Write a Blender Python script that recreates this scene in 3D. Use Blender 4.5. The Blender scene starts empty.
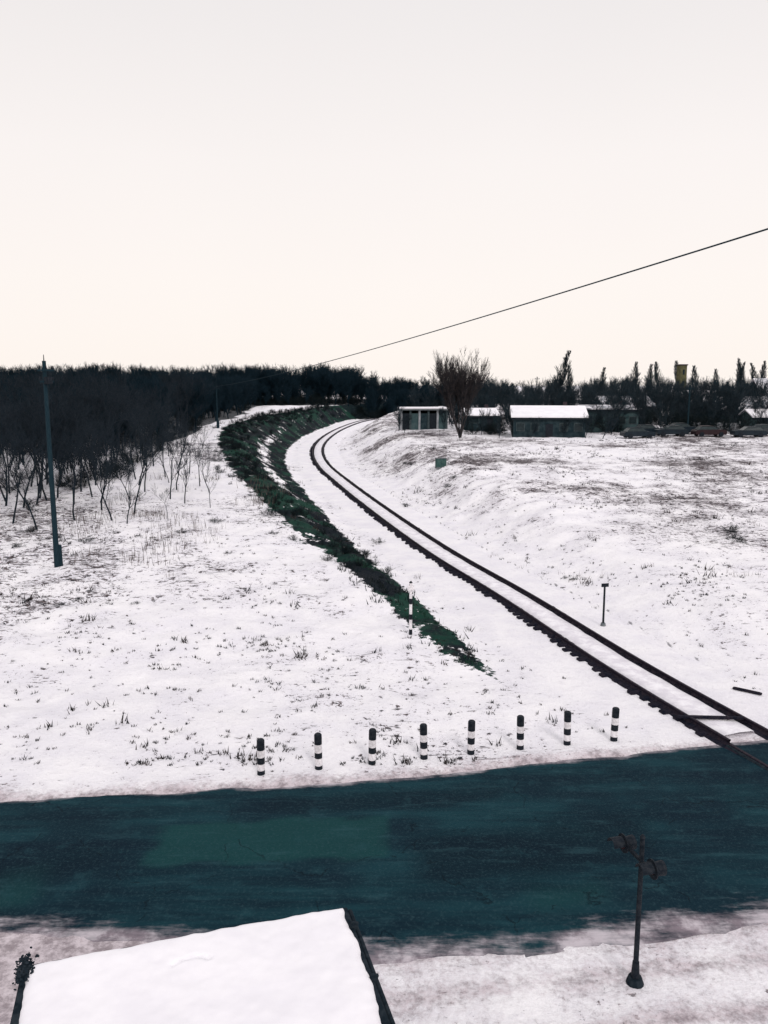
import bpy, bmesh, math, random
import numpy as np
from mathutils import Vector, Matrix
random.seed(7); rng=np.random.default_rng(7)
scene=bpy.context.scene
COL=scene.collection
# ---------------------------------------------------------------- materials
def newmat(name):
    m=bpy.data.materials.new(name); m.use_nodes=True
    nt=m.node_tree; b=nt.nodes['Principled BSDF']; b.inputs['Roughness'].default_value=.88
    b.inputs['Specular IOR Level'].default_value=.08
    return m,nt,b
class N:
    def __init__(s,nt): s.nt=nt; s.tc=nt.nodes.new('ShaderNodeTexCoord').outputs['Object']
    def link(s,a,b):
        if isinstance(a,bpy.types.NodeSocket): s.nt.links.new(a,b)
        else: b.default_value=a
    def m(s,op,a,b=0.0,c=0.0,clamp=False):
        n=s.nt.nodes.new('ShaderNodeMath'); n.operation=op; n.use_clamp=clamp
        s.link(a,n.inputs[0]); s.link(b,n.inputs[1])
        if op in('MULTIPLY_ADD',): s.link(c,n.inputs[2])
        return n.outputs[0]
    def noise(s,scale,detail=4,rough=.6,vec=None,dist=0):
        n=s.nt.nodes.new('ShaderNodeTexNoise'); n.inputs['Scale'].default_value=scale
        n.inputs['Detail'].default_value=detail; n.inputs['Roughness'].default_value=rough
        n.inputs['Distortion'].default_value=dist
        s.nt.links.new(vec if vec is not None else s.tc,n.inputs['Vector']); return n.outputs['Fac']
    def vmap(s,sc,rot=(0,0,0),loc=(0,0,0)):
        n=s.nt.nodes.new('ShaderNodeMapping'); n.inputs['Scale'].default_value=sc; n.inputs['Rotation'].default_value=rot
        n.inputs['Location'].default_value=loc
        s.nt.links.new(s.tc,n.inputs['Vector']); return n.outputs[0]
    def rng(s,v,a,b,c=0.,d=1.):
        n=s.nt.nodes.new('ShaderNodeMapRange'); n.interpolation_type='SMOOTHSTEP'
        s.link(v,n.inputs[0])
        for i,x in enumerate((a,b,c,d)): s.link(x,n.inputs[i+1])
        return n.outputs[0]
    def mix(s,f,a,b):
        n=s.nt.nodes.new('ShaderNodeMix'); n.data_type='RGBA'
        s.link(f,n.inputs[0])
        for x,i in((a,6),(b,7)):
            if isinstance(x,bpy.types.NodeSocket): s.nt.links.new(x,n.inputs[i])
            else: n.inputs[i].default_value=(*x,1)
        return n.outputs[2]
    def attr(s,name):
        n=s.nt.nodes.new('ShaderNodeAttribute'); n.attribute_name=name
        sp=s.nt.nodes.new('ShaderNodeSeparateColor'); s.nt.links.new(n.outputs['Color'],sp.inputs[0]); return sp.outputs
    def bump(s,h,bsdf,st=.4,dist=.05):
        n=s.nt.nodes.new('ShaderNodeBump'); n.inputs['Strength'].default_value=st; n.inputs['Distance'].default_value=dist
        s.nt.links.new(h,n.inputs['Height']); s.nt.links.new(n.outputs[0],bsdf.inputs['Normal'])
def simple(name,c1,c2,scale=4,rough=.88,bump=.2,spec=.08,streak=(1,1,1)):
    m,nt,b=newmat(name); n=N(nt)
    v=n.vmap(streak)
    f=n.noise(scale,5,.65,v)
    nt.links.new(n.mix(n.rng(f,.35,.65),c1,c2),b.inputs['Base Color'])
    b.inputs['Roughness'].default_value=rough; b.inputs['Specular IOR Level'].default_value=spec
    if bump: n.bump(f,b,bump,.02)
    return m
BARK=simple('bark_dark',(.008,.017,.025),(.026,.032,.040),6)
BARKF=simple('bark_far',(.004,.015,.024),(.011,.025,.036),1)
BARKV=simple('bark_village',(.010,.022,.030),(.030,.040,.048),1)
BARKR=simple('bark_brown',(.02,.022,.026),(.05,.042,.042),2)
POLE=simple('weathered_wood',(.006,.018,.027),(.016,.034,.044),8,streak=(6,6,.6))
STEEL=simple('rusty_rail',(.010,.009,.018),(.028,.02,.028),9,.6)
SLEEP=simple('creosoted_wood',(.006,.008,.016),(.022,.019,.028),7)
BLACKP=simple('black_paint',(.006,.010,.016),(.02,.024,.03),14,.6)
WHITEP=simple('white_paint',(.58,.56,.58),(.85,.82,.85),14,.6)
CONC=simple('concrete',(.10,.12,.13),(.20,.21,.22),5)
GLASS=simple('dark_glass',(.006,.014,.018),(.015,.028,.032),2,.2,0,.25)
BITU=simple('bitumen_felt',(.006,.012,.018),(.022,.03,.038),9)
SNOWR=simple('roof_snow',(.84,.82,.86),(.90,.88,.91),1.2,.8,.25)
SNOWT=simple('track_snow',(.70,.67,.72),(.89,.87,.90),2.5,.8,.5)
GREENBOX=simple('green_metal',(.03,.07,.07),(.06,.11,.10),5)
GRASSD=simple('dry_stalks',(.010,.015,.02),(.05,.038,.034),1.5)
GRASST=simple('tan_stalks',(.05,.042,.04),(.15,.12,.11),1.5)
SCRUB=simple('scrub_twigs',(.004,.012,.016),(.018,.022,.022),1)
GREENG=simple('green_grass_blades',(.006,.024,.021),(.018,.052,.034),.7)
# ---------------------------------------------------------------- helpers
def obj(name,me,mats,parent=None):
    o=bpy.data.objects.new(name,me); COL.objects.link(o)
    for m in (mats if isinstance(mats,(list,tuple)) else [mats]): me.materials.append(m)
    if parent: o.parent=parent
    return o
def empty(name,loc=(0,0,0),rz=0,s=1):
    o=bpy.data.objects.new(name,None); COL.objects.link(o); o.location=loc; o.rotation_euler=(0,0,rz); o.scale=(s,s,s)
    o.empty_display_size=.3; return o
def bm_obj(name,bm,mats,parent=None,smooth=False):
    me=bpy.data.meshes.new(name); bm.normal_update(); bm.to_mesh(me); bm.free()
    if smooth:
        for p in me.polygons: p.use_smooth=True
    return obj(name,me,mats,parent)
def box(name,size,loc,mat,parent=None,rot=(0,0,0),bev=.0):
    bm=bmesh.new(); bmesh.ops.create_cube(bm,size=1)
    bmesh.ops.scale(bm,vec=size,verts=bm.verts)
    if bev: bmesh.ops.bevel(bm,geom=bm.edges[:],offset=bev,segments=2,affect='EDGES')
    o=bm_obj(name,bm,mat,parent); o.location=loc; o.rotation_euler=rot; return o
def cyl(name,r1,r2,h,loc,mat,parent=None,rot=(0,0,0),seg=14,base=True):
    bm=bmesh.new(); bmesh.ops.create_cone(bm,cap_ends=True,segments=seg,radius1=r1,radius2=r2,depth=h)
    if base: bmesh.ops.translate(bm,vec=(0,0,h/2),verts=bm.verts)
    o=bm_obj(name,bm,mat,parent); o.location=loc; o.rotation_euler=rot; return o
def npmesh(name,V,F):
    me=bpy.data.meshes.new(name); V=np.asarray(V,dtype=np.float32); F=np.asarray(F,dtype=np.int32)
    k=F.shape[1]; me.vertices.add(len(V)); me.vertices.foreach_set('co',V.ravel())
    me.loops.add(F.size); me.loops.foreach_set('vertex_index',F.ravel())
    me.polygons.add(len(F)); me.polygons.foreach_set('loop_start',np.arange(0,F.size,k,dtype=np.int32))
    try: me.polygons.foreach_set('loop_total',np.full(len(F),k,dtype=np.int32))
    except Exception: pass
    me.update(calc_edges=True); return me
def vnoise(x,y,seed=0):
    xi=np.floor(x).astype(np.int64); yi=np.floor(y).astype(np.int64); xf=x-xi; yf=y-yi
    def h(a,b):
        n=(a*374761393+b*668265263+seed*1442695041)&0xffffffff
        n=((n^(n>>13))*1274126177)&0xffffffff
        return ((n^(n>>16))&0xffff)/65535.
    u=xf*xf*(3-2*xf); v=yf*yf*(3-2*yf)
    return (h(xi,yi)*(1-u)+h(xi+1,yi)*u)*(1-v)+(h(xi,yi+1)*(1-u)+h(xi+1,yi+1)*u)*v
def fbm(x,y,seed=0,o=3):
    r=0;a=1;t=0
    for i in range(o):
        r=r+a*vnoise(x*2**i,y*2**i,seed+i); t+=a; a*=.5
    return r/t-.5
def sst(x): x=np.clip(x,0,1); return x*x*(3-2*x)
# ---------------------------------------------------------------- railway centreline
CP=[(62,-70),(45,-46),(29,-20),(18.5,1),(13.3,13),(11.3,18.5),(9.9,22.8),(8.4,27.8),(6.3,36.7),(4.0,44.6),(1.9,53.3),(-1.1,67),(-3.9,80.6),(-7.7,101),(-10.3,125),(-11,153),(-9.6,188),(-5.4,226),(3,252),(20,274),(50,292),(100,308),(220,330),(420,350)]
def catmull(P,step=.5):
    P=[np.array(p,float) for p in P]; out=[]
    for i in range(1,len(P)-2):
        a,b,c,d=P[i-1:i+3]; n=max(2,int(np.linalg.norm(c-b)/step))
        for k in range(n):
            t=k/n; out.append(.5*((2*b)+(-a+c)*t+(2*a-5*b+4*c-d)*t*t+(-a+3*b-3*c+d)*t**3))
    return np.array(out)
TR=catmull(CP,.5)
for _ in range(60): TR[1:-1]=.25*TR[:-2]+.5*TR[1:-1]+.25*TR[2:]
TT=np.gradient(TR,axis=0); TT/=np.linalg.norm(TT,axis=1)[:,None]; TNr=np.stack([TT[:,1],-TT[:,0]],1)
def lateral(x,y):
    sh=x.shape; X=x.ravel(); Y=y.ravel(); out=np.empty(X.size)
    A=TR[::2]; NN=TNr[::2]
    for s in range(0,X.size,20000):
        dx=X[s:s+20000,None]-A[None,:,0]; dy=Y[s:s+20000,None]-A[None,:,1]
        d2=dx*dx+dy*dy; i=d2.argmin(1); r=np.arange(len(i))
        pr=dx[r,i]*NN[i,0]+dy[r,i]*NN[i,1]; D=np.sqrt(d2[r,i])
        out[s:s+20000]=np.where(D<20,pr,np.sign(pr)*D)
    return out.reshape(sh)
def road_far(x): return np.interp(x,[-400,-60,-9.3,0,8.5,14,60,400],[-60,9,18.0,19.1,20.95,22.0,31,70])
def road_near(x): return np.interp(x,[-400,-60,-7.5,.3,7.5,14,60,400],[-68,3,13.9,13.0,14.1,15.4,24,62])
HLy=[19,24,28,31,38,48,60,72,100,121,215,400,3000]; HL=[0,.08,.2,.4,.7,1.2,1.9,2.5,3.6,4.0,4.1,4.2,5]
HRy=[19,25,30,50,75,108,200,400,3000]; HR=[0,.2,.5,1.4,2.4,3.1,3.5,4.0,5]
WTy=[19,26,28,31,38,48,72,100,121,215,300]; WT=[5.0,5.3,5.6,6.0,6.6,7.8,11,12.4,13,10,10]
def terr(x,y,lat=None):
    x=np.asarray(x,float); y=np.asarray(y,float)
    if lat is None: lat=lateral(x,y)
    yr=np.where(y>60,y,y-np.clip(.13*x,-8,8)*np.clip((60-y)/35,0,1))
    hl=np.interp(yr,HLy,HL); hr=np.interp(yr,HRy,HR); wt=np.interp(yr,WTy,WT)
    L=-lat
    zl=hl*sst((L-3.9)/(wt-3.9)); zr=hr*sst((lat-3.6)/(3.6+hr*1.5))
    z=np.where(lat<0,zl,zr)
    off=np.clip((np.abs(lat)-2.6)/3,0,1)*np.clip((y-road_far(x)-.3)/5,0,1)
    z=z+off*(fbm(x/14,y/14,3,3)*.7+fbm(x/2.2,y/2.2,9,3)*.34+fbm(x/.6,y/.6,12,2)*.11)
    sl=sst((L-4)/1.5)*sst((wt+1-L)/2)*(y>30)*(y<300)
    sr=sst((lat-3.6)/1.5)*sst((14-lat)/4)*sst((y-40)/25)*(y<220)
    z=z+sl*fbm(x/1.6,y/1.6,19,3)*.8+sr*fbm(x/1.8,y/1.8,23,3)*.8
    z=z-.15*np.exp(-((lat-3.2)/.28)**2)*np.clip((y-24)/6,0,1)-.10*np.exp(-((lat+3.5)/.35)**2)*np.clip((y-24)/6,0,1)
    df=y-road_far(x); dn=road_near(x)-y
    mid=np.minimum(y-road_near(x),road_far(x)-y)
    onT=np.clip((np.abs(lat)-1.6)/1.2,0,1)
    z=z+.09*np.exp(-((df-.45)/.4)**2)*onT*(.6+fbm(x/1.2,y/1.2,5,3)*1.6)
    near=np.clip(dn/1.5,0,1)*(y<40)
    z=z+near*(fbm(x/1.5,y/1.5,31,4)*.14+fbm(x/.4,y/.4,36,2)*.05+.03)
    z=np.where(mid>-.25,np.minimum(z,.0)-.05*np.clip((mid+.25)/.3,0,1),z)
    return z
# ---------------------------------------------------------------- terrain sheet
ys=[-60.]
while ys[-1]<3500:
    y=ys[-1]; ys.append(y+(2 if y<4 else .2 if y<45 else .2+(y-45)*.012))
ys=np.array(ys)
xp=[0.]
while xp[-1]<3000:
    x=xp[-1]; xp.append(x+(.22 if x<16 else .22+(x-16)*.03))
xp=np.array(xp); xs=np.concatenate([-xp[:0:-1],xp])
X,Y=np.meshgrid(xs,ys); LAT=lateral(X,Y); Z=terr(X,Y,LAT)
nx,ny=len(xs),len(ys)
V=np.stack([X.ravel(),Y.ravel(),Z.ravel()],1)
I=np.arange(nx*ny).reshape(ny,nx)
F=np.stack([I[:-1,:-1].ravel(),I[:-1,1:].ravel(),I[1:,1:].ravel(),I[1:,:-1].ravel()],1)
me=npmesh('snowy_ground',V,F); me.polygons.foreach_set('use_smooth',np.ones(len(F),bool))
def in_forest(x,y):
    a=(x<-21-.07*(y-50)+fbm(x/12,y/12,77,2)*8)&(y>54)&(y<240)
    b=(y>236+np.clip(x,0,60)*.9)&(y<330)
    return a|b
L=-LAT; wt=np.interp(Y,WTy,WT)
grass=sst((L-4.3)/.6)*sst((wt+.6-L)/1.0)*sst((Y-25.5)/3)*sst((330-Y)/40)*(X<60)
# snow lying on a bench half way up the far cutting face
bench=np.exp(-((L-(4.0+.40*(wt-4.0)))/(.55+.35*(fbm(Y/5,Y*0,88,2)+.5)))**2)*sst((Y-58)/14)*sst((150-Y)/25)
grass=np.clip(grass-.55*bench+.55*np.exp(-((L-wt)/.9)**2)*(Y>45)*(Y<130),0,1)
litter=in_forest(X,Y).astype(float)*sst((Y-60)/40)
df=Y-road_far(X); dn=road_near(X)-Y
dirty=np.clip(np.exp(-np.clip(df,0,99)/.55)*(df>0)*.85+np.exp(-np.clip(dn,0,99)/(1.1+2.1*(X<-3)))*(dn>0)*(.6+.7*(X<-3)),0,1.2)
dirty=np.maximum(dirty,(dn>0)*(.27+.26*np.exp(-((dn-2.3)/.2)**2)+.2*np.exp(-((dn-1.2)/.25)**2)))
ditch_shade_streaks=(np.exp(-((LAT-3.35)/.18)**2)*.8+np.exp(-((L-3.3)/.2)**2)*.55)*(Y>24)*(Y<120)  # shadow line painted along the right ditch, plus dark streaks on the left
rs=sst((LAT-3.6)/4)*sst((Y-36)/30)
dens=.62+.36*rs+.24*(L>8)*sst((Y-22)/25)
dens=dens*np.clip((np.abs(LAT)-1.2)/2.2,.12,1)
path=np.exp(-((X+24.5+(Y-120)*.03)/2.6)**2)*(Y>95)*(Y<235)
dens=dens*(1-.9*path)*np.where(dn>0,.75,1)
def cattr(me,name,r,g,b):
    a=me.color_attributes.new(name,'FLOAT_COLOR','POINT')
    d=np.stack([r.ravel(),g.ravel(),b.ravel(),np.ones(r.size)],1).astype(np.float32); a.data.foreach_set('color',d.ravel())
cattr(me,'mA',grass,litter,dirty); cattr(me,'mB',np.clip(ditch_shade_streaks,0,1),np.clip(dens,0,1.2),rs)
m,nt,b=newmat('snow_ground'); n=N(nt)
A=n.attr('mA'); B=n.attr('mB')
big=n.noise(.07,3,.5); mid=n.noise(.55,5,.6); fine=n.noise(3.2,6,.7); tiny=n.noise(9,5,.7); blades=n.noise(1,5,.7,n.vmap((1.6,5.5,3)))
bigs=n.m('MULTIPLY_ADD',n.m('SUBTRACT',big,.5),1.5,.5)
snow=n.mix(n.rng(mid,.3,.7),(.92,.90,.92),(.82,.80,.85))
snow=n.mix(n.m('MULTIPLY',n.rng(fine,.50,.68),.28),snow,(.60,.57,.63))
snow=n.mix(n.m('MULTIPLY',n.m('MULTIPLY',n.rng(n.m('ADD',n.m('MULTIPLY',mid,.6),n.m('MULTIPLY',bigs,.4)),.44,.64),B[2]),.5),snow,(.42,.38,.40))
thr=n.m('SUBTRACT',.738,n.m('MULTIPLY',B[1],n.m('MULTIPLY_ADD',n.m('ADD',bigs,mid),.40,-.232)))
spk=n.rng(fine,thr,n.m('ADD',thr,.035))
thr2=n.m('ADD',thr,.012)
spk2=n.m('MULTIPLY',n.rng(tiny,thr2,n.m('ADD',thr2,.04)),.8)
spk3=n.m('MULTIPLY',n.rng(blades,n.m('ADD',thr,.0),n.m('ADD',thr,.05)),.85)
sp=n.m('MAXIMUM',n.m('MAXIMUM',spk,spk2),spk3)
col=n.mix(sp,snow,n.mix(n.rng(tiny,.4,.6),(.016,.022,.030),(.13,.10,.10)))
dn_=n.m('ADD',n.m('MULTIPLY',A[2],.62),n.m('SUBTRACT',n.m('MULTIPLY',n.m('ADD',mid,tiny),.5),.60))
col=n.mix(n.m('MULTIPLY',n.rng(dn_,.0,.30),.85),col,n.mix(n.rng(fine,.38,.62),(.22,.17,.185),(.62,.54,.57)))
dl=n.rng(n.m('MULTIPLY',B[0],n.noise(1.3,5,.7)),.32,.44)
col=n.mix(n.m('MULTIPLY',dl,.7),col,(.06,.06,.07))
g2=n.noise(.22,5,.65); gcol=n.mix(n.rng(g2,.46,.58),(.005,.009,.014),(.009,.042,.030))
gcol=n.mix(n.rng(tiny,.52,.8),gcol,(.05,.052,.048))
gf=n.rng(n.m('ADD',A[0],n.m('MULTIPLY',n.m('SUBTRACT',n.m('ADD',n.m('MULTIPLY',mid,.55),n.m('MULTIPLY',fine,.45)),.5),4.2)),.46,.58)
gf=n.m('MULTIPLY',gf,n.rng(A[0],.02,.12))
col=n.mix(gf,col,gcol)
lf=n.rng(n.m('ADD',A[1],n.m('MULTIPLY',n.m('SUBTRACT',fine,.5),1.6)),.5,.9)
col=n.mix(n.m('MULTIPLY',lf,.9),col,(.008,.016,.020))
nt.links.new(col,b.inputs['Base Color'])
hb=n.m('ADD',n.m('MULTIPLY',fine,1.),n.m('MULTIPLY',tiny,.4)); n.bump(hb,b,.7,.12)
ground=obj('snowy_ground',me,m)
def hz(x,y): return float(terr(np.array([x]),np.array([y]))[0])
# ---------------------------------------------------------------- road
xs2=np.concatenate([np.arange(-200,-14,3),np.arange(-14,16,.2),np.arange(16,200,3)])
tv=np.linspace(0,1,44)
nr=len(tv)
XX=np.repeat(xs2[None],nr,0); yn=road_near(xs2)-.5; yf=road_far(xs2)+.12
YY=yn[None]*(1-tv[:,None])+yf[None]*tv[:,None]
wob_f=fbm(xs2/1.3,xs2*0,41,4)*.35; wob_n=fbm(xs2/2.0,xs2*0+5,42,4)*.9
YY=YY+tv[:,None]**6*wob_f[None]+(1-tv[:,None])**6*wob_n[None]
ZZ=np.full(XX.shape,.004)+.07*np.sin(np.pi*tv)[:,None]
V=np.stack([XX.ravel(),YY.ravel(),ZZ.ravel()],1); I=np.arange(V.shape[0]).reshape(nr,-1)
F=np.stack([I[:-1,:-1].ravel(),I[:-1,1:].ravel(),I[1:,1:].ravel(),I[1:,:-1].ravel()],1)
me=npmesh('asphalt_road',V,F); me.polygons.foreach_set('use_smooth',np.ones(len(F),bool))
def rect(x0,x1,y0,y1,sk=.12,e=.12,sd=0):
    u=XX+fbm(YY/1.2,XX/1.2,70+sd,3)*.7; v=YY-sk*XX+fbm(XX/1.5,YY/1.5,74+sd,3)*.7
    return sst((u-x0)/e)*sst((x1-u)/e)*sst((v-y0)/e)*sst((y1-v)/e)
greenp=rect(-5.2,.2,15.7,17.5,.1,.15,0)+.7*rect(-8,-6.5,14.5,16.5,.1,.6,5)+.6*rect(2.5,4.6,13.4,14.6,.12,.6,7)
darkp=np.clip(rect(.4,6.3,14.6,16.9,.12,.6,9)+.8*rect(-3,3.2,17.6,18.9,.13,.5,12)+.7*rect(-14,-5.4,15.5,17.2,.12,.8,16),0,1)
cattr(me,'mR',np.repeat(tv[:,None],XX.shape[1],1),np.clip(greenp,0,1),darkp)
m,nt,b=newmat('asphalt'); n=N(nt); R=n.attr('mR')
st=n.noise(1,5,.65,n.vmap((.22,1.6,1),(0,0,-.14))); st2=n.noise(1,6,.7,n.vmap((.7,3.4,1),(0,0,-.14))); fi=n.noise(16,5,.7); bg=n.noise(.23,3,.5)
me2=n.noise(1.4,6,.7)
c=n.mix(n.rng(st,.36,.64),(.0032,.016,.026),(.007,.036,.048))
c=n.mix(n.m('MULTIPLY',n.rng(bg,.48,.6),.7),c,(.003,.012,.022))
c=n.mix(n.m('MULTIPLY',R[1],.75),c,(.008,.048,.050))
c=n.mix(n.m('MULTIPLY',R[2],.75),c,(.002,.009,.017))
c=n.mix(n.m('MULTIPLY',n.rng(st2,.52,.72),.38),c,(.028,.080,.096))
c=n.mix(n.m('MULTIPLY',n.rng(me2,.54,.7),.34),c,(.018,.062,.076))
c=n.mix(n.m('MULTIPLY',n.rng(fi,.48,.72),.4),c,(.035,.075,.088))
crk=nt.nodes.new('ShaderNodeTexVoronoi'); crk.feature='DISTANCE_TO_EDGE'; crk.inputs['Scale'].default_value=.3
ad=nt.nodes.new('ShaderNodeVectorMath'); ad.operation='ADD'; nz=nt.nodes.new('ShaderNodeTexNoise'); nz.inputs['Scale'].default_value=1.2; nz.inputs['Detail'].default_value=5
nt.links.new(n.tc,nz.inputs['Vector']); nt.links.new(n.tc,ad.inputs[0]); nt.links.new(nz.outputs['Color'],ad.inputs[1]); nt.links.new(ad.outputs[0],crk.inputs['Vector'])
c=n.mix(n.m('MULTIPLY',n.rng(crk.outputs['Distance'],.0,.008,.6,0),n.rng(me2,.45,.55)),c,(.001,.004,.008))
e=n.m('ADD',n.rng(R[0],.0,.26,1,0),n.rng(R[0],.93,1.0,0,.85))
sf=n.rng(n.m('ADD',e,n.m('MULTIPLY',n.m('SUBTRACT',n.m('ADD',n.m('MULTIPLY',st2,.5),n.m('MULTIPLY',n.noise(.5,5,.65),.5)),.5),2.4)),.60,1.15)
c=n.mix(n.m('MULTIPLY',sf,.85),c,n.mix(n.rng(me2,.4,.6),(.28,.23,.26),(.62,.56,.60)))
nt.links.new(c,b.inputs['Base Color']); b.inputs['Roughness'].default_value=.9
n.bump(n.m('ADD',fi,st2),b,.3,.02)
road=obj('asphalt_road',me,m)
# ---------------------------------------------------------------- railway track
trk=empty('railway_track'); i_all1=len(TR)
def sweep(name,d,prof,mat,i0,i1,step=1,zoff=0,wob=0,seed=0):
    idx=np.arange(i0,i1,step); P=TR[idx]; Nn=TNr[idx]; k=len(prof); rows=[]
    for (o,z) in prof:
        dd=d+o+(wob*fbm(idx*.5*1.6,idx*0+o*7+seed,seed+4,3)*2 if wob else 0)*(np.sign(o) if wob else 1)
        q=P+Nn*np.asarray(dd).reshape(-1,1) if np.ndim(dd) else P+Nn*dd
        rows.append(np.concatenate([q,np.full((len(idx),1),z+zoff)],1))
    V=np.stack(rows,1).reshape(-1,3); I=np.arange(len(V)).reshape(-1,k)
    F=np.stack([I[:-1,:-1].ravel(),I[1:,:-1].ravel(),I[1:,1:].ravel(),I[:-1,1:].ravel()],1)
    return obj(name,npmesh(name,V,F),mat,trk)
rail=[(-.075,0),(-.075,.02),(-.02,.035),(-.012,.12),(-.04,.135),(-.04,.17),(.04,.17),(.04,.135),(.012,.12),(.02,.035),(.075,.02),(.075,0)]
G=.76
ic=int(np.argmin(np.abs(TR[:,1]-21.4)))
for s,nm in((-1,'rail_left'),(1,'rail_right')):
    sweep(nm,s*G,rail,STEEL,ic,i_all1,1,.05)
    sweep(nm+'_crossing',s*G,rail,STEEL,0,ic+1,1,-.06)
    sweep(nm+'_ballast_strip',s*G,[(-.2,.0),(-.13,.05),(.13,.05),(.15,.0)],SLEEP,ic-1,i_all1,1,.0,.09,s+3)
    sweep(nm+'_flangeway',s*G,[(-.13,.0),(-.11,.083),(.11,.083),(.13,.0)],BITU,0,ic+1,1,.0)
sweep('snow_between_rails',0,[(-.58,.0),(-.52,.10),(0,.125),(.52,.10),(.58,.0)],SNOWT,ic+1,i_all1,1,.0,.06,8)
vs=[];fs=[]
P=TR[ic:]; seg=np.linalg.norm(np.diff(P,axis=0),axis=1); cum=np.concatenate([[0],np.cumsum(seg)])
for dd in np.arange(.9,min(cum[-1],300),.55):
    x=np.interp(dd,cum,P[:,0]); y=np.interp(dd,cum,P[:,1]); i=int(np.searchsorted(cum,dd))+ic; i=min(i,len(TR)-1)
    t=TT[i]; nn=TNr[i]; hw=.12; l0=-(1.12+random.uniform(-.12,.14)); l1=.96+random.uniform(-.08,.08); z=.085+random.uniform(-.01,.008)
    b0=len(vs)
    for zz in(0,z):
        for (a,c_) in((l0,-hw),(l1,-hw),(l1,hw),(l0,hw)):
            vs.append((x+nn[0]*a+t[0]*c_,y+nn[1]*a+t[1]*c_,zz))
    fs+=[(b0+4,b0+5,b0+6,b0+7),(b0,b0+1,b0+5,b0+4),(b0+1,b0+2,b0+6,b0+5),(b0+2,b0+3,b0+7,b0+6),(b0+3,b0,b0+4,b0+7)]
obj('sleepers',npmesh('sleepers',vs,fs),SLEEP,trk)
pl=empty('crossing_timber',(9.75,22.75,.14),math.radians(-3)); box('timber',(1.9,.13,.07),(0,0,.05),SLEEP,pl,bev=.01); box('timber_iron_strap',(.06,.15,.08),(.5,0,.053),STEEL,pl)
pl=empty('drain_grating',(11.95,25.2,hz(11.95,25.2)+.03),math.radians(-38)); box('grating_frame',(.9,.12,.06),(0,0,.02),SLEEP,pl,bev=.01); box('grating_bar',(.8,.04,.02),(0,0,.06),STEEL,pl)
# ---------------------------------------------------------------- striped bollards
def bollard(x,y,tilt):
    bm=bmesh.new(); r=.10; h=1.0
    q=random.uniform(-.03,.03)
    zs=[-.1,0,.14+q,.34,.50+q,.72,h-.03,h]; mi=[0,0,1,0,1,0,0]
    rs=[r]*7+[r*.78]; rings=[]
    for z,rr in zip(zs,rs): rings.append([bm.verts.new((rr*math.cos(a*math.tau/16),rr*math.sin(a*math.tau/16),z)) for a in range(16)])
    for k in range(len(zs)-1):
        for a in range(16):
            f=bm.faces.new((rings[k][a],rings[k][(a+1)%16],rings[k+1][(a+1)%16],rings[k+1][a])); f.material_index=mi[k]
    f=bm.faces.new(rings[-1]); f.material_index=0
    o=bm_obj('striped_bollard',bm,[BLACKP,WHITEP]); o.location=(x,y,hz(x,y)-.03); o.rotation_euler=(tilt[0],tilt[1],random.random()*3)
for i in range(8):
    t=i/7; bollard(-3.16+9.68*t+random.uniform(-.04,.04)+(.1 if i in(1,2,3) else 0),19.46+2.1*t+.06*math.sin(t*3),(random.uniform(-.035,.035),random.uniform(-.045,.045)))
# ---------------------------------------------------------------- hut with snowy roof (foreground)
ang=math.atan2(1.07,3.73)
hut=empty('crossing_keeper_hut',(-2.50,9.55,0),ang)
W=4.05; D=5.2; H=2.86
BRK,nt,bb=newmat('plastered_brick'); n=N(nt); br=nt.nodes.new('ShaderNodeTexBrick'); nt.links.new(n.vmap((4,4,4),(math.pi/2,0,0)),br.inputs['Vector'])
br.inputs['Color1'].default_value=(.25,.22,.21,1); br.inputs['Color2'].default_value=(.32,.29,.27,1); br.inputs['Mortar'].default_value=(.4,.39,.38,1); nt.links.new(br.outputs[0],bb.inputs['Base Color'])
box('walls',(W-.5,D-.5,H-.15),(0,-D/2,(H-.15)/2-.02),BRK,hut)
box('roof_slab',(W+.10,D+.06,.14),(0,-D/2+.0,H-.08),BITU,hut,bev=.01)
box('window_glass',(.9,.04,.8),(-.6,-.24,1.5),GLASS,hut); 
for q,(sx,sz,px,pz) in enumerate(((1.0,.06,-.6,1.93),(1.0,.06,-.6,1.07),(.06,.8,-1.08,1.5),(.06,.8,-.12,1.5))): box('window_frame_%d'%q,(sx,.06,sz),(px,-.225,pz),WHITEP,hut)
box('door',(.85,.05,2.0),(.9,-.235,1.0),GREENBOX,hut)
gx,gy=150,170; u=np.linspace(-1,1,gx); v=np.linspace(-1,1,gy); U,Vv=np.meshgrid(u,v)
px=U*(W/2-.03)+.01; py=Vv*D/2-D/2
ed=np.minimum((1-np.abs(U))*W/2,(1-np.abs(Vv))*D/2)
zz=H-.025+.10*np.sqrt(np.clip(ed/.10,0,1))+fbm(px/.9+5,py/.9,21,3)*.09*sst(ed/.3)+fbm(px/.15,py/.15,25,2)*.018*sst(ed/.1)
cr_=np.hypot((px+.05)/.6,(py+.62)/.3); zz-=.035*np.exp(-((cr_-.38)/.06)**2)*(py>-.60)*(1+2*fbm(px/.08,py/.08,27,2))
wobx=fbm(py/.35,px*0+U,22,3)*.14*(np.abs(U)>.9)*np.sign(U); woby=fbm(px/.35,py*0+Vv,23,3)*.10*(np.abs(Vv)>.9)*np.sign(Vv)
V=np.stack([(px+wobx*.8).ravel(),(py+woby*.8-.0).ravel(),zz.ravel()],1); I=np.arange(gx*gy).reshape(gy,gx)
F=np.stack([I[:-1,:-1].ravel(),I[:-1,1:].ravel(),I[1:,1:].ravel(),I[1:,:-1].ravel()],1)
me=npmesh('roof_snow',V,F); me.polygons.foreach_set('use_smooth',np.ones(len(F),bool)); obj('roof_snow',me,SNOWR,hut)
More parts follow.
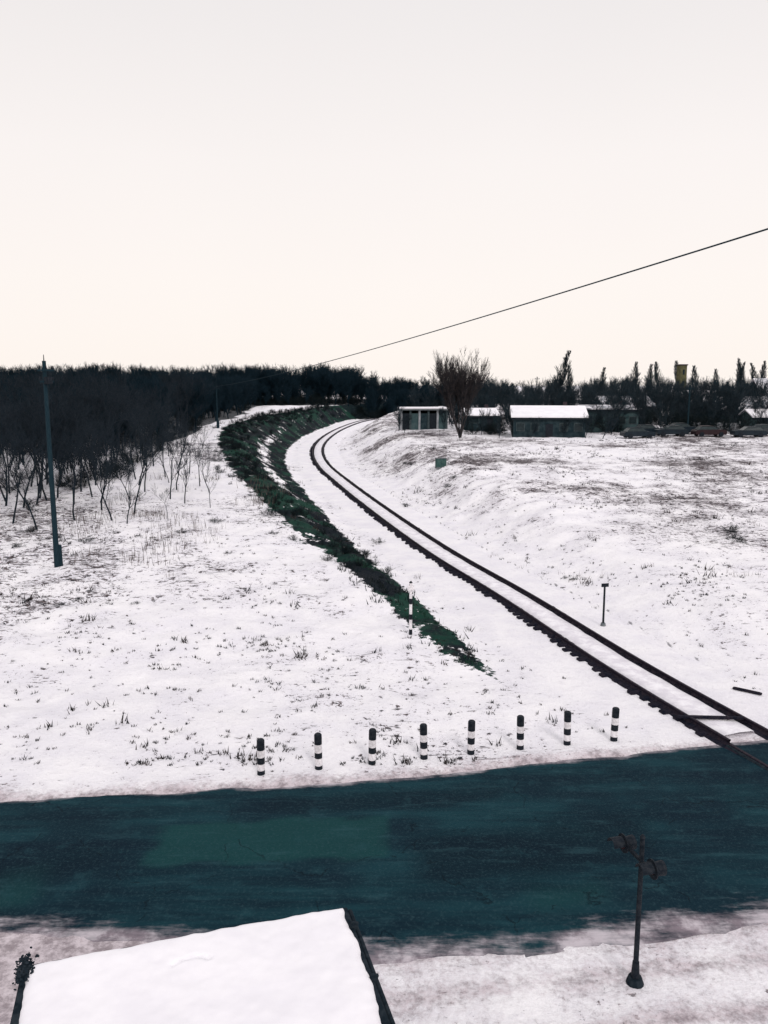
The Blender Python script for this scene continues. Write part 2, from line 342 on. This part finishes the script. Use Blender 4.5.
cyl('gutter_pipe',.032,.032,D,(W/2+.09,.02,H-.08),BITU,hut,(math.pi/2,0,0))
for q in range(5): box('gutter_bracket_%d'%q,(.1,.04,.12),(W/2+.04,-.4-q*1.0,H-.0),BITU,hut,(0,.3,0))
def blobs(name,c,n_,rad,size,mat,par):
    bm=bmesh.new(); R=random.Random(5)
    for q in range(n_):
        p=Vector((R.gauss(0,rad[0]),R.gauss(0,rad[1]),abs(R.gauss(0,rad[2]))))+Vector(c); a=R.random()*6.28; t=R.uniform(-.9,.9); s=R.uniform(.3,1)*size
        vs=[]
        for k in range(5):
            w=a+k*math.tau/5; rr=s*R.uniform(.6,1); vs.append(bm.verts.new(p+Vector((rr*math.cos(w),rr*math.sin(w)*.6,rr*math.sin(w+t)*.6))))
        bm.faces.new(vs)
    return bm_obj(name,bm,mat,par)
blobs('caught_leaves',(-W/2-.0,-.14,H+.02),420,(.045,.11,.05),.03,BITU,hut)
# ---------------------------------------------------------------- crossing signal
sg=empty('railway_crossing_signal',(4.23,12.15,hz(4.23,12.15)))
RL=simple('red_lens',(.03,.005,.005),(.05,.008,.008),3,.3,0)
cyl('concrete_foot',.15,.11,.12,(0,0,0),BITU,sg); cyl('mast_base',.075,.055,.3,(0,0,.1),BLACKP,sg); cyl('mast',.045,.038,2.35,(0,0,.3),BLACKP,sg)
cyl('mast_cap',.045,.02,.05,(0,0,2.65),BLACKP,sg)
box('crossarm',(.05,.75,.05),(-.02,0,2.25),BLACKP,sg,(0,0,.25))
for q,(dx,dy) in enumerate(((-.17,.44),(.08,-.30))):
    z=2.28
    cyl('lamp_backboard_%d'%q,.16,.16,.02,(dx,dy,z),BLACKP,sg,(0,math.pi/2,.25),22,False)
    cyl('lamp_housing_%d'%q,.10,.12,.17,(dx+.1,dy+.02,z),BLACKP,sg,(0,math.pi/2,.25),18,False)
    cyl('lamp_lens_%d'%q,.085,.085,.02,(dx-.02,dy,z),RL,sg,(0,math.pi/2,.25),18,False)
    bm=bmesh.new(); k=12
    a=[[bm.verts.new((-.02-L_,.12*math.cos(math.pi*j/k),.12*math.sin(math.pi*j/k)-.0)) for j in range(k+1)] for L_ in(0,.22)]
    for j in range(k): bm.faces.new((a[0][j],a[0][j+1],a[1][j+1],a[1][j]))
    o=bm_obj('lamp_visor_%d'%q,bm,BLACKP,sg); o.location=(dx,dy,z); o.rotation_euler=(0,0,.25)
# ---------------------------------------------------------------- small posts along the line
def pos(x,y): return (x,y,hz(x,y))
mp=empty('railway_marker_post',pos(1.05,30.6))
cyl('post',.065,.055,2.15,(0,0,-.05),WHITEP,mp)
for q,z in enumerate((.0,.62,1.25)): cyl('black_band_%d'%q,.070,.068,.22,(0,0,z),BLACKP,mp)
box('number_plate',(.26,.03,.2),(0,-.07,1.9),WHITEP,mp,(0,0,.3)); box('number_plate_side',(.03,.30,.22),(0,.09,1.88),BLACKP,mp,(0,0,.3))
cyl('post_cap',.075,.02,.07,(0,0,2.1),BLACKP,mp)
sp_=empty('whistle_post_sign',pos(9.2,32.6))
cyl('post',.045,.04,1.8,(0,0,-.05),BLACKP,sp_); box('sign_plate',(.32,.03,.15),(0,-.04,1.76),BLACKP,sp_,(0,0,.2)); cyl('foot',.12,.09,.15,(0,0,-.02),CONC,sp_)
cb=empty('trackside_relay_cabinet',pos(5.6,79),.2)
box('cabinet',(1.0,.6,.9),(0,0,.50),GREENBOX,cb,bev=.03); box('lid',(1.12,.72,.07),(0,0,.98),CONC,cb,bev=.03); box('plinth',(1.05,.65,.14),(0,0,.05),CONC,cb); box('door_seam',(.02,.01,.6),(0,-.305,.45),BLACKP,cb)
# ---------------------------------------------------------------- utility poles
def upole(x,y,h,r=.14,arms=1,rz=0,name='utility_pole',stub=True):
    e=empty(name,(x,y,hz(x,y)-.1),rz); cyl('pole',r,r*.65,h+.1,(0,0,0),POLE,e)
    if stub: cyl('footing_stub',r*1.15,r*1.05,1.2,(r*1.2,0,0),POLE,e)
    for a in range(arms):
        z=h-.35-a*.55; box('crossarm_%d'%a,(1.0-.2*a,.08,.09),(0,-r*.7,z),POLE,e)
        for k in(-1,0,1):
            cyl('insulator_%d_%d'%(a,k+1),.055,.035,.17,(k*.4,-r*.7,z+.05),BLACKP,e,seg=10)
    return e
e=upole(-16.6,39.9,10.3,.14,2,1.15)
box('switch_box',(.34,.26,.35),(0,-.2,9.45),BLACKP,e,bev=.02); cyl('pole_top_spike',.03,.015,.4,(0,0,10.3),BLACKP,e)
upole(-23.3,113,5.9,.13,1,.9)
upole(15.4,5.0,14.6,.17,1,.3)
upole(42.5,113,6.6,.13,1,.2)
upole(-62,170,9,.13,1,.2)
upole(57,140,7.5,.13,1,.2); upole(31,165,8,.13,1,.2)
def cable(name,a,b,sag,r,mat):
    cu=bpy.data.curves.new(name,'CURVE'); cu.dimensions='3D'; sp=cu.splines.new('POLY'); n_=60; sp.points.add(n_)
    for i in range(n_+1):
        t=i/n_; p=[a[j]+(b[j]-a[j])*t for j in range(3)]; p[2]-=4*sag*t*(1-t); sp.points[i].co=(*p,1)
    cu.bevel_depth=r; cu.bevel_resolution=2; o=bpy.data.objects.new(name,cu); COL.objects.link(o); cu.materials.append(mat); return o
cable('overhead_cable',(-23.3,113,9.75),(15.4,5.0,15.0),.7,.024,POLE)
# ---------------------------------------------------------------- bare trees
def tree_segs(h,seed,levels=4,spread=.6,up=.25,r0=.12,rmin=.012,trunkfrac=.35,nb=(3,4),stems=1,wob=.12,lenf=.62,stilt=(.1,.38),l0=.5,tn=4,taper=False):
    R=random.Random(seed); segs=[]
    def grow(p,d,L,r,lv):
        ns=tn if lv==0 else 3; step=L/ns; rr=r
        for i in range(ns):
            d=(d+Vector((R.gauss(0,wob),R.gauss(0,wob),R.gauss(0,wob)*.5+ (up*.25 if lv else .02)))).normalized()
            q=p+d*step; r2=max(rmin*.7,rr*(.86 if lv else (.88 if tn<6 else .82))); segs.append((p.copy(),q.copy(),rr,r2)); 
            frac=(i+1)/ns
            if lv<levels and (lv>0 or frac>=trunkfrac):
                for k in range(R.randint(*nb)-(0 if i==ns-1 else 1)):
                    ax=Vector((R.gauss(0,1),R.gauss(0,1),R.gauss(0,.3))); ax=(ax-ax.dot(d)*d)
                    if ax.length<.01: continue
                    ax.normalize(); sp=spread*R.uniform(.6,1.25)
                    nd=(d*math.cos(sp)+ax*math.sin(sp)+Vector((0,0,up))).normalized()
                    LL=L*lenf*R.uniform(.7,1.1)*((min(1.0,.35+frac*2.2)*(1.22-frac)) if (taper and lv==0) else (1.6 if taper else 1))
                    grow(q,nd,LL,max(rmin,r2*.55),lv+1)
            p=q; rr=r2
    for s_ in range(stems):
        a=R.random()*6.28 if stems<4 else s_*math.tau/stems+R.random(); t=.0 if stems==1 else R.uniform(*stilt)
        grow(Vector((0,0,-.15)),Vector((math.cos(a)*t,math.sin(a)*t,1)).normalized(),h*l0,r0*(1 if stems==1 else .7),0)
    return segs
def segmesh(name,segs,h=None,k=3):
    P0=np.array([s[0] for s in segs]); P1=np.array([s[1] for s in segs]); R0=np.array([s[2] for s in segs]); R1=np.array([s[3] for s in segs])
    if h:
        sc=h/P1[:,2].max(); P0=P0*sc; P1=P1*sc
    d=P1-P0; d/=np.linalg.norm(d,axis=1)[:,None]+1e-9
    ref=np.where(np.abs(d[:,2:3])>.9,np.array([[1.,0,0]]),np.array([[0,0,1.]])); a=np.cross(d,ref); a/=np.linalg.norm(a,axis=1)[:,None]; b_=np.cross(d,a)
    n_=len(segs); V=np.zeros((n_,2*k,3))
    for j in range(k):
        w=a*math.cos(j*math.tau/k)+b_*math.sin(j*math.tau/k); V[:,j]=P0+w*R0[:,None]; V[:,k+j]=P1+w*R1[:,None]
    base=np.arange(n_)[:,None]*2*k
    F=np.concatenate([base+np.array([[j,(j+1)%k,k+(j+1)%k,k+j]]) for j in range(k)],0)
    return npmesh(name,V.reshape(-1,3),F)
near_meshes=[]
for i in range(8):
    me=segmesh('bare_tree_mesh_%d'%i,tree_segs(7,100+i,4,.60,.22,.07,.009,.3,(1,3) if i%3 else (2,3),wob=.13,lenf=.6),7,3); me.materials.append(BARK); near_meshes.append(me)
forest_meshes=[]
for i in range(6):
    me=segmesh('woodland_tree_mesh_%d'%i,tree_segs(9,200+i,3,.58,.28,.13,.026,.25,(3,5),wob=.13),9); me.materials.append(BARKF); forest_meshes.append(me)
vill_meshes=[]
for i in range(5):
    me=segmesh('village_tree_mesh_%d'%i,tree_segs(9,240+i,3,.60,.25,.15,.022,.25,(2,5),wob=.12),9); me.materials.append(BARKV); vill_meshes.append(me)
pop_meshes=[]
for i in range(3):
    me=segmesh('poplar_mesh_%d'%i,tree_segs(12,300+i,2,.60,.42,.15,.024,.12,(6,9),wob=.03,lenf=.30,l0=1.0,tn=12,taper=True),12); me.materials.append(BARKV); pop_meshes.append(me)
scrub_meshes=[]
for i in range(4):
    me=segmesh('scrub_mesh_%d'%i,tree_segs(1.6,400+i,2,.7,.1,.022,.010,.0,(2,4),stems=7,wob=.2,stilt=(.3,1.3)),1.6); me.materials.append(SCRUB); scrub_meshes.append(me)
def inst(name,me,x,y,s,parent=None,z=None,sz=1):
    o=bpy.data.objects.new(name,me); COL.objects.link(o); o.location=(x,y,(hz(x,y) if z is None else z)-.05); o.rotation_euler=(0,0,random.random()*6.28); o.scale=(s,s,s*sz)
    if parent: o.parent=parent
    return o
me=segmesh('bare_tree_hero',tree_segs(11.5,531,4,.46,.22,.22,.015,.5,(2,4),stems=5,wob=.08,stilt=(.15,.36),lenf=.62),12.2,3); me.materials.append(BARKR)
o=inst('bare_tree',me,10.1,107,1.0); o.scale=(.88,.88,1)
for (x,y,h) in [(-16.4,52,6.9),(-15.3,57,6.0),(-19.5,50,7),(-22,53,8),(-18.0,60,7),(-24.5,56,8.5),(-13.6,50,2.6),(-20.5,66,7.4),(-23.5,70,8),(-26.5,62,8.5),(-28,66,9),(-25.5,75,8),(-17.2,64,4.2),(-21.5,80,6.5),(-18.6,72,5.5),(-23,49,7.5),(-26,52,8.4),(-14.3,62,4.8),(-24,86,7),(-17.5,55,5),(-20.8,47.5,6.5),(-24,46,7.5),(-11.8,54,3.2),(-22.8,60,8),(-20,56,6.5),(-27,57,8.5),(-22.5,44,6.5),(-25.5,48,8),(-19.0,53.5,7),(-17.3,50.5,6.4),(-21.2,58,7.5),(-19.4,63,7),(-24.6,64,8.5),(-21.3,74,7.5),(-18.3,67,6),(-13.9,55.5,5.2),(-15.6,60,6.2),(-15.9,49,4.5),(-12.9,59,4.4),(-16.8,69,5.5)]:
    me=random.choice(near_meshes); inst('bare_tree',me,x,y,h/7)
wood=empty('bare_woodland')
def scatter(n_,xr,yr,test,hr,meshes,par,nm,sz=1):
    X_=rng.uniform(*xr,n_); Y_=rng.uniform(*yr,n_); ok=test(X_,Y_); X_=X_[ok]; Y_=Y_[ok]; Zt=terr(X_,Y_)
    for a,b_,z in zip(X_,Y_,Zt):
        h=random.uniform(*hr); mm=random.choice(meshes); inst(nm,mm,a,b_,h/float(mm['h']),par,z,sz)
for l,hh in((near_meshes,7),(forest_meshes,9),(vill_meshes,9),(pop_meshes,12),(scrub_meshes,1.6)):
    for q in l: q['h']=hh
vis=lambda x,y:(np.abs(x)<.5*y+16)
scatter(1400,(-150,-20),(60,238),lambda x,y:in_forest(x,y)&vis(x,y)&((y>95)|(x<-26)),(5.5,8.6),forest_meshes,wood,'tree')
scatter(420,(-62,-20),(50,112),lambda x,y:in_forest(x,y)&vis(x,y),(6.,9),near_meshes,wood,'tree')
scatter(620,(-175,60),(238,285),lambda x,y:in_forest(x,y)&vis(x,y)&(x<0),(8,13),forest_meshes,wood,'tree')
scatter(600,(-10,90),(238,290),lambda x,y:in_forest(x,y)&vis(x,y)&(x>=0),(6,9.5),forest_meshes,wood,'tree')
scatter(600,(-175,40),(232,262),lambda x,y:in_forest(x,y)&vis(x,y),(1.8,4),scrub_meshes,wood,'undergrowth')
scatter(700,(-110,-22),(50,200),lambda x,y:in_forest(x,y)&vis(x,y),(.8,2.4),scrub_meshes,wood,'undergrowth')
wood2=empty('village_trees')
scatter(360,(28,230),(150,330),lambda x,y:(np.abs(x)<.52*y+10)&(fbm(x/15,y/15,90,2)>-.1),(4.5,10),vill_meshes,wood2,'tree')
scatter(230,(5,80),(122,200),lambda x,y:(x>.08*y)&(y>130)&(x<.5*y),(3.5,8.5),vill_meshes,wood2,'tree')
scatter(55,(50,80),(120,150),lambda x,y:(x<.5*y),(4,8.5),vill_meshes,wood2,'tree')
scatter(170,(12,75),(112,150),lambda x,y:(x<.52*y),(1.5,3.5),scrub_meshes,wood2,'undergrowth')
for (x,y,h) in [(32.5,150,13),(36,158,10.5),(92,210,13.5),(98,214,12.5),(88,216,11),(54,175,11.5),(58,178,11),(64,190,12),(101,218,13),(48,180,10.5),(74,205,12.5),(67,176,11),(83,190,12)]:
    inst('poplar_tree',random.choice(pop_meshes),x,y,h/12)
for (x,y,h) in [(21.5,120,6.5),(17.5,110,4.5),(15.5,108.5,3.8),(28.5,105,4.2),(31.5,112,5.5),(26.5,106,3.6),(36,114,6.5),(41,118,7),(47,114,5),(38.5,112,5),(59,115,5.5),(64,122,7),(53,113,5),(5.5,135,7),(8.5,140,7.5),(13.5,112,4),(12,118,4.5),(3,118,3),(19.5,107,3),(56,116,6),(50,117,6.5),(61,119,6.5),(44.5,117,5.5),(24,107.5,2.8),(34,117,6.5),(37.5,119,7.5),(30,117,5.5),(45,121,8),(52,121,8),(2.2,121,4.2),(9.0,121,3.8)]:
    inst('bare_tree',random.choice(vill_meshes),x,y,h/9)
scr=empty('crest_scrub')
idx=[i for i in range(len(TR)) if 40<TR[i,1]<225]
PX=[];PY=[];SS=[]
for q in range(420):
    i=random.choice(idx); w=np.interp(TR[i,1],WTy,WT); dd=-(w+random.gauss(0,.9)-abs(random.gauss(0,1.6))); dd=min(dd,-4.6); p=TR[i]+TNr[i]*dd
    PX.append(p[0]);PY.append(p[1]);SS.append(random.uniform(.12,.45)*(1+(TR[i,1]-47)/220))
PZ=terr(np.array(PX),np.array(PY))
for a,b_,c_,z in zip(PX,PY,SS,PZ): inst('scrub',random.choice(scrub_meshes),a,b_,c_,scr,float(z))
for (x,y,s) in [(-14.2,34.2,.25),(-10.9,34.3,.2),(-13.7,35,.2),(9.5,41,.22),(1.8,66,.4),(-.4,50.5,.45),(20.3,46,.55),(20.9,47.5,.6),(20.3,45,.4),(3,86,.5),(2.5,89,.4),(-7.5,52,.5),(-9,62,.5),(-6.5,47,.3),(-17,45,.4),(-21,47,.5),(-19,46,.4),(-2.5,20.9,.12),(5.5,70,.45),(6.2,71,.35),(-22,42,.5),(-20,43,.35),(-8.5,43,.25),(-12,47,.4),(-10.5,50,.45)]:
    o=inst('bush',random.choice(scrub_meshes),x,y,s); o.scale.z*=.6
# ---------------------------------------------------------------- grass tufts (single objects)
def tufts(name,X_,Y_,Hh,mat,nb=7,wid=.012,lean=.5):
    Zt=terr(X_,Y_); n_=len(X_); k=nb
    X_=np.repeat(X_,k);Y_=np.repeat(Y_,k);Zt=np.repeat(Zt,k);Hh=np.repeat(Hh,k)*rng.uniform(.4,1.1,n_*k)
    a=rng.uniform(0,math.tau,n_*k); ox=rng.normal(0,1,n_*k)*Hh*.5; oy=rng.normal(0,1,n_*k)*Hh*.5; ln=rng.uniform(.1,1,n_*k)*lean*Hh
    w=wid*(.6+Hh*3); b2=rng.uniform(0,math.tau,n_*k)
    p0=np.stack([X_+ox-w*np.cos(b2),Y_+oy-w*np.sin(b2),Zt-.02],1); p1=np.stack([X_+ox+w*np.cos(b2),Y_+oy+w*np.sin(b2),Zt-.02],1)
    p2=np.stack([X_+ox+ln*np.cos(a),Y_+oy+ln*np.sin(a),Zt+Hh],1)
    V=np.stack([p0,p1,p2],1).reshape(-1,3); F=np.arange(len(V)).reshape(-1,3); return obj(name,npmesh(name,V,F),mat)
def sample(n_,dfun):
    Yc=20+ (rng.random(n_)**1.7)*150; Xc=rng.uniform(-1,1,n_)*(.5*Yc+5); la=lateral(Xc,Yc); ok=(rng.random(n_)<dfun(Xc,Yc,la))&(Yc>road_far(Xc)+.4); return Xc[ok],Yc[ok],la[ok]
def dens1(x,y,l): 
    p=fbm(x/5,y/5,51,3)+.5; q=fbm(x/1.1,y/1.1,55,2)+.5
    return np.clip((p-.35)*2.2,0.04,1)*np.clip((q-.3)*2,0.05,1)*np.clip((np.abs(l)-2.2)/1.5,0,1)*(.5+.5*(l>4)+.2*(l<-8))
x,y,l=sample(46000,dens1); hh=rng.uniform(.03,.10,len(x))*(1+y/90)*(1+1.5*(rng.random(len(x))>.93)); tufts('dry_grass_tufts',x,y,hh,GRASSD,11,.019,.9)
x,y,l=sample(16000,lambda x,y,l:dens1(x,y,l)*(y>38)*np.clip(fbm(x/6,y/6,57,2)*5+.6,0,1)); tufts('tan_weeds',x,y,rng.uniform(.1,.4,len(x)),GRASST,7,.008,.6)
x=rng.uniform(-20,-8,600); y=rng.uniform(40,66,600); ok=fbm(x/3,y/3,58,2)>.02; x=x[ok];y=y[ok]; tufts('reed_stalks',x,y,rng.uniform(.3,.9,len(x)),GRASST,6,.006,.35)
x,y,l=sample(50000,lambda x,y,l:((-l>4.6)&(-l<np.interp(y,WTy,WT)+.0)&(y>27))*np.clip(fbm(x/3.5,y/3.5,61,3)*5+.05,0,1)); tufts('cutting_grass',x,y,rng.uniform(.06,.20,len(x)),GREENG,7,.02,1.1)
x,y,l=sample(36000,lambda x,y,l:((-l>4.5)&(-l<np.interp(y,WTy,WT)+.7)&(y>28))*np.clip(-fbm(x/3.5,y/3.5,61,3)*4+.15,0,1)); tufts('cutting_brush',x,y,rng.uniform(.1,.36,len(x)),SCRUB,7,.02,.9)
xn=rng.uniform(-.3,9,1500); yn_=rng.uniform(8.5,14.5,1500); ok=(yn_<road_near(xn)-.5)&(fbm(xn/1.2,yn_/1.2,93,3)>-.02); xn=xn[ok]; yn_=yn_[ok]; tufts('verge_tufts',xn,yn_,rng.uniform(.01,.035,len(xn)),GRASSD,7,.005,1.2)
# ---------------------------------------------------------------- buildings on the right
WALLD=simple('dark_render_wall',(.010,.022,.028),(.03,.048,.055),1.5); WALLG=simple('grey_green_wall',(.03,.06,.065),(.06,.095,.10),.8); WALLW=simple('whitewashed_wall',(.18,.20,.22),(.34,.35,.37),1.2)
WALLY=simple('dull_yellow_panel',(.07,.07,.04),(.12,.115,.06),1.2); WALLB=simple('brick_wall',(.03,.025,.032),(.055,.042,.046),2)
FRAME=simple('grey_frame',(.035,.05,.055),(.06,.08,.085),3)
OLDSNOW=simple('patchy_roof_snow',(.12,.14,.16),(.80,.78,.82),.9)
def house(name,x,y,w,d,hw,hr,wall,rz=0,win=4,door=True,sink=.4,snow=SNOWR):
    z=hz(x,y); e=empty(name,(x,y,z-sink),rz); hw+=sink
    box('walls',(w,d,hw),(0,0,hw/2),wall,e)
    o_=.35; t=.16
    bm=bmesh.new()
    for s_ in(-1,1):
        q=[(-w/2-o_,s_*(d/2+o_),hw-.05),(w/2+o_,s_*(d/2+o_),hw-.05),(w/2+o_,0,hw+hr),(-w/2-o_,0,hw+hr)]
        lo=[bm.verts.new(p) for p in q]; up_=[bm.verts.new((p[0],p[1],p[2]+t)) for p in q]
        bm.faces.new(lo); bm.faces.new(up_)
        for k in range(4): bm.faces.new((lo[k],lo[(k+1)%4],up_[(k+1)%4],up_[k]))
    bm_obj('snow_covered_roof',bm,snow,e)
    if hr>.2:
        for s_ in(-1,1):
            bm=bmesh.new(); bm.faces.new([bm.verts.new((s_*(w/2-.01),-d/2,hw-.02)),bm.verts.new((s_*(w/2-.01),d/2,hw-.02)),bm.verts.new((s_*(w/2-.01),0,hw+hr-.02))]); bm_obj('gable_%d'%(s_+1),bm,wall,e)
    box('fascia_board',(w+.6,.06,.3),(0,-d/2-.30,hw-.18),BLACKP,e)
    for k in range(win):
        wx=-w/2+(k+.5)*w/win
        if door and k==win//2:
            box('door_%d'%k,(.95,.08,2.0),(wx,-d/2-.03,sink+1.0),BLACKP,e); continue
        box('window_frame_%d'%k,(1.15,.08,1.15),(wx,-d/2-.02,sink+1.6),FRAME,e); box('window_glass_%d'%k,(.95,.1,.95),(wx,-d/2-.03,sink+1.6),GLASS,e)
    box('chimney',(.5,.5,1.1),(w*.25,.3,hw+hr+.1),WALLB,e)
    return e
house('long_low_warehouse',22.6,112,9.5,8,2.9,1.3,WALLD,-.12,5)
house('storage_building',33.5,122,8,7,3.2,.4,WALLG,-.08,5,snow=OLDSNOW)
house('village_house',44,150,9,7,2.8,1.6,WALLD,.1,4,snow=OLDSNOW)
house('village_house',61,136,9,7,2.8,1.9,WALLD,-.2,4,snow=OLDSNOW)
house('village_house',72,150,10,8,3.0,2.3,WALLB,.45,4,snow=OLDSNOW)
house('village_house',84,172,11,8,5.4,2.6,WALLB,-.1,5,snow=OLDSNOW)
house('village_house',66,172,8,7,3.2,2.1,WALLD,.1,3)
house('village_house',57,122,5,4,2.2,1.0,WALLG,.1,2)
house('village_house',14.6,124,4.5,5,2.2,.9,WALLD,.1,2)
gr=empty('garage_row',(6.1,127,hz(6.1,127)-.5),.03)
box('back_wall',(7.4,.3,3.4),(0,2.5,1.7),WALLD,gr); box('roof_slab',(7.8,5.6,.2),(0,0,3.5),CONC,gr); box('roof_snow',(7.7,5.5,.18),(0,0,3.69),SNOWR,gr,bev=.05)
for k in range(6): box('pier_%d'%k,(.3,4.9,3.4),(-3.5+k*1.4,0,1.7),FRAME if k%2 else WALLW,gr)
for k in range(5): box('garage_door_%d'%k,(1.08,.1,2.9),(-2.8+k*1.4,-2.2,1.45),[BLACKP,WALLG,WALLD][k%3],gr)
ty=empty('yellow_lift_tower',(73,200,hz(73,200)),.2)
box('shaft',(1.7,1.7,11.0),(0,0,5.5),WALLY,ty); box('cap',(2.0,2.0,.3),(0,0,11.15),WALLB,ty)
for q in range(3): box('slit_window_%d'%q,(.5,.05,1.2),(0,-.87,4+q*2.7),GLASS,ty)
fn=empty('yard_fence',(0,0,0))
for q,xx in enumerate(np.arange(44,80,2.5)):
    yy=119+ (xx-44)*.1; z=hz(xx,yy); box('panel_%d'%q,(2.4,.1,1.3),(xx,yy,z+.6),WALLW if q%4 else WALLG,fn); box('fence_post_%d'%q,(.16,.16,1.6),(xx+1.25,yy,z+.7),CONC,fn)
def car(x,y,rz,mat):
    e=empty('parked_car',(x,y,hz(x,y)+.02),rz)
    def extr(nm,prof,w0,mat_,taper=0):
        bm=bmesh.new(); a=[bm.verts.new((p[0],-w0/2+(taper if p[1]>.9 else 0),p[1])) for p in prof]; b_=[bm.verts.new((p[0],w0/2-(taper if p[1]>.9 else 0),p[1])) for p in prof]
        bm.faces.new(a); bm.faces.new(b_[::-1]); k=len(prof)
        for i in range(k): bm.faces.new((a[i],b_[i],b_[(i+1)%k],a[(i+1)%k]))
        bmesh.ops.recalc_face_normals(bm,faces=bm.faces); bmesh.ops.bevel(bm,geom=bm.edges[:],offset=.03,segments=2,affect='EDGES'); return bm_obj(nm,bm,mat_,e)
    extr('body',[(-2.1,.3),(-2.12,.7),(-1.95,.88),(-1.0,.93),(1.3,.95),(2.05,.85),(2.12,.5),(2.05,.28)],1.7,mat)
    extr('cabin_glass',[(-1.75,.89),(-1.25,1.36),(.35,1.38),(1.05,.9)],1.5,GLASS,.14)
    extr('roof_panel',[(-1.3,1.35),(-1.15,1.42),(.25,1.43),(.4,1.36)],1.3,mat)
    for k,(wx,wy) in enumerate(((-1.3,-.8),(1.3,-.8),(-1.3,.8),(1.3,.8))): cyl('wheel_%d'%k,.31,.31,.2,(wx,wy,.31),BLACKP,e,(math.pi/2,0,0),16,False)
CP1=simple('car_paint_dark',(.005,.011,.018),(.009,.018,.027),1,.4,0,.2); CP2=simple('car_paint_maroon',(.016,.007,.010),(.024,.010,.013),1,.4,0,.2); CP3=simple('car_paint_grey',(.02,.028,.034),(.04,.048,.055),1,.4,0,.2)
for (x,y,rz,mm) in [(33.5,106.5,.1,CP1),(38.2,107.5,3.2,CP1),(43.1,107,.05,CP2),(47.9,106,3.1,CP1),(51.5,109,.4,CP3),(41,111,.1,CP1),(36,110,.1,CP1)]: car(x,y,rz,mm)
# ---------------------------------------------------------------- world and sun
w=bpy.data.worlds.new('World'); scene.world=w; w.use_nodes=True; nt=w.node_tree; bg=nt.nodes['Background']
sky=nt.nodes.new('ShaderNodeTexSky'); sky.sky_type='NISHITA'; sky.sun_disc=False; sky.sun_elevation=math.radians(38); sky.sun_rotation=math.radians(200)
tc=nt.nodes.new('ShaderNodeTexCoord'); sx=nt.nodes.new('ShaderNodeSeparateXYZ'); nt.links.new(tc.outputs['Generated'],sx.inputs[0])
cr=nt.nodes.new('ShaderNodeValToRGB'); nt.links.new(sx.outputs['Z'],cr.inputs[0]); el=cr.color_ramp.elements
el[0].position=0; el[0].color=(1.0,.92,.865,1); el[1].position=1; el[1].color=(.84,.83,.87,1)
for p,c in((.12,(1.0,.93,.885,1)),(.25,(.965,.91,.885,1)),(.42,(.86,.825,.82,1))):
    q=el.new(p); q.color=c
ns=nt.nodes.new('ShaderNodeTexNoise'); ns.inputs['Scale'].default_value=1.6; ns.inputs['Detail'].default_value=3; nt.links.new(tc.outputs['Generated'],ns.inputs['Vector'])
mr=nt.nodes.new('ShaderNodeMapRange'); nt.links.new(ns.outputs['Fac'],mr.inputs[0]); mr.inputs[3].default_value=9.8; mr.inputs[4].default_value=10.5
sc=nt.nodes.new('ShaderNodeVectorMath'); sc.operation='SCALE'; nt.links.new(cr.outputs[0],sc.inputs[0]); nt.links.new(mr.outputs[0],sc.inputs['Scale'])
mx=nt.nodes.new('ShaderNodeMix'); mx.data_type='RGBA'; mx.inputs[0].default_value=.96; nt.links.new(sky.outputs[0],mx.inputs[6]); nt.links.new(sc.outputs[0],mx.inputs[7])
nt.links.new(mx.outputs[2],bg.inputs[0]); bg.inputs[1].default_value=.1
sl=bpy.data.lights.new('sun','SUN'); sl.energy=1.25; sl.angle=math.radians(14); sl.color=(1,.95,.93)
so=bpy.data.objects.new('sun',sl); COL.objects.link(so); so.rotation_euler=(math.radians(52),0,math.radians(200-180))
# ---------------------------------------------------------------- camera
cam=bpy.data.cameras.new('camera'); co=bpy.data.objects.new('camera',cam); COL.objects.link(co)
cam.sensor_fit='VERTICAL'; cam.sensor_height=24; cam.lens=18.84; cam.clip_end=6000; cam.clip_start=.1
co.location=(0,0,10); co.rotation_euler=(math.radians(81),0,0); scene.camera=co
scene.view_settings.view_transform='Standard'; scene.view_settings.look='None'; scene.view_settings.exposure=0
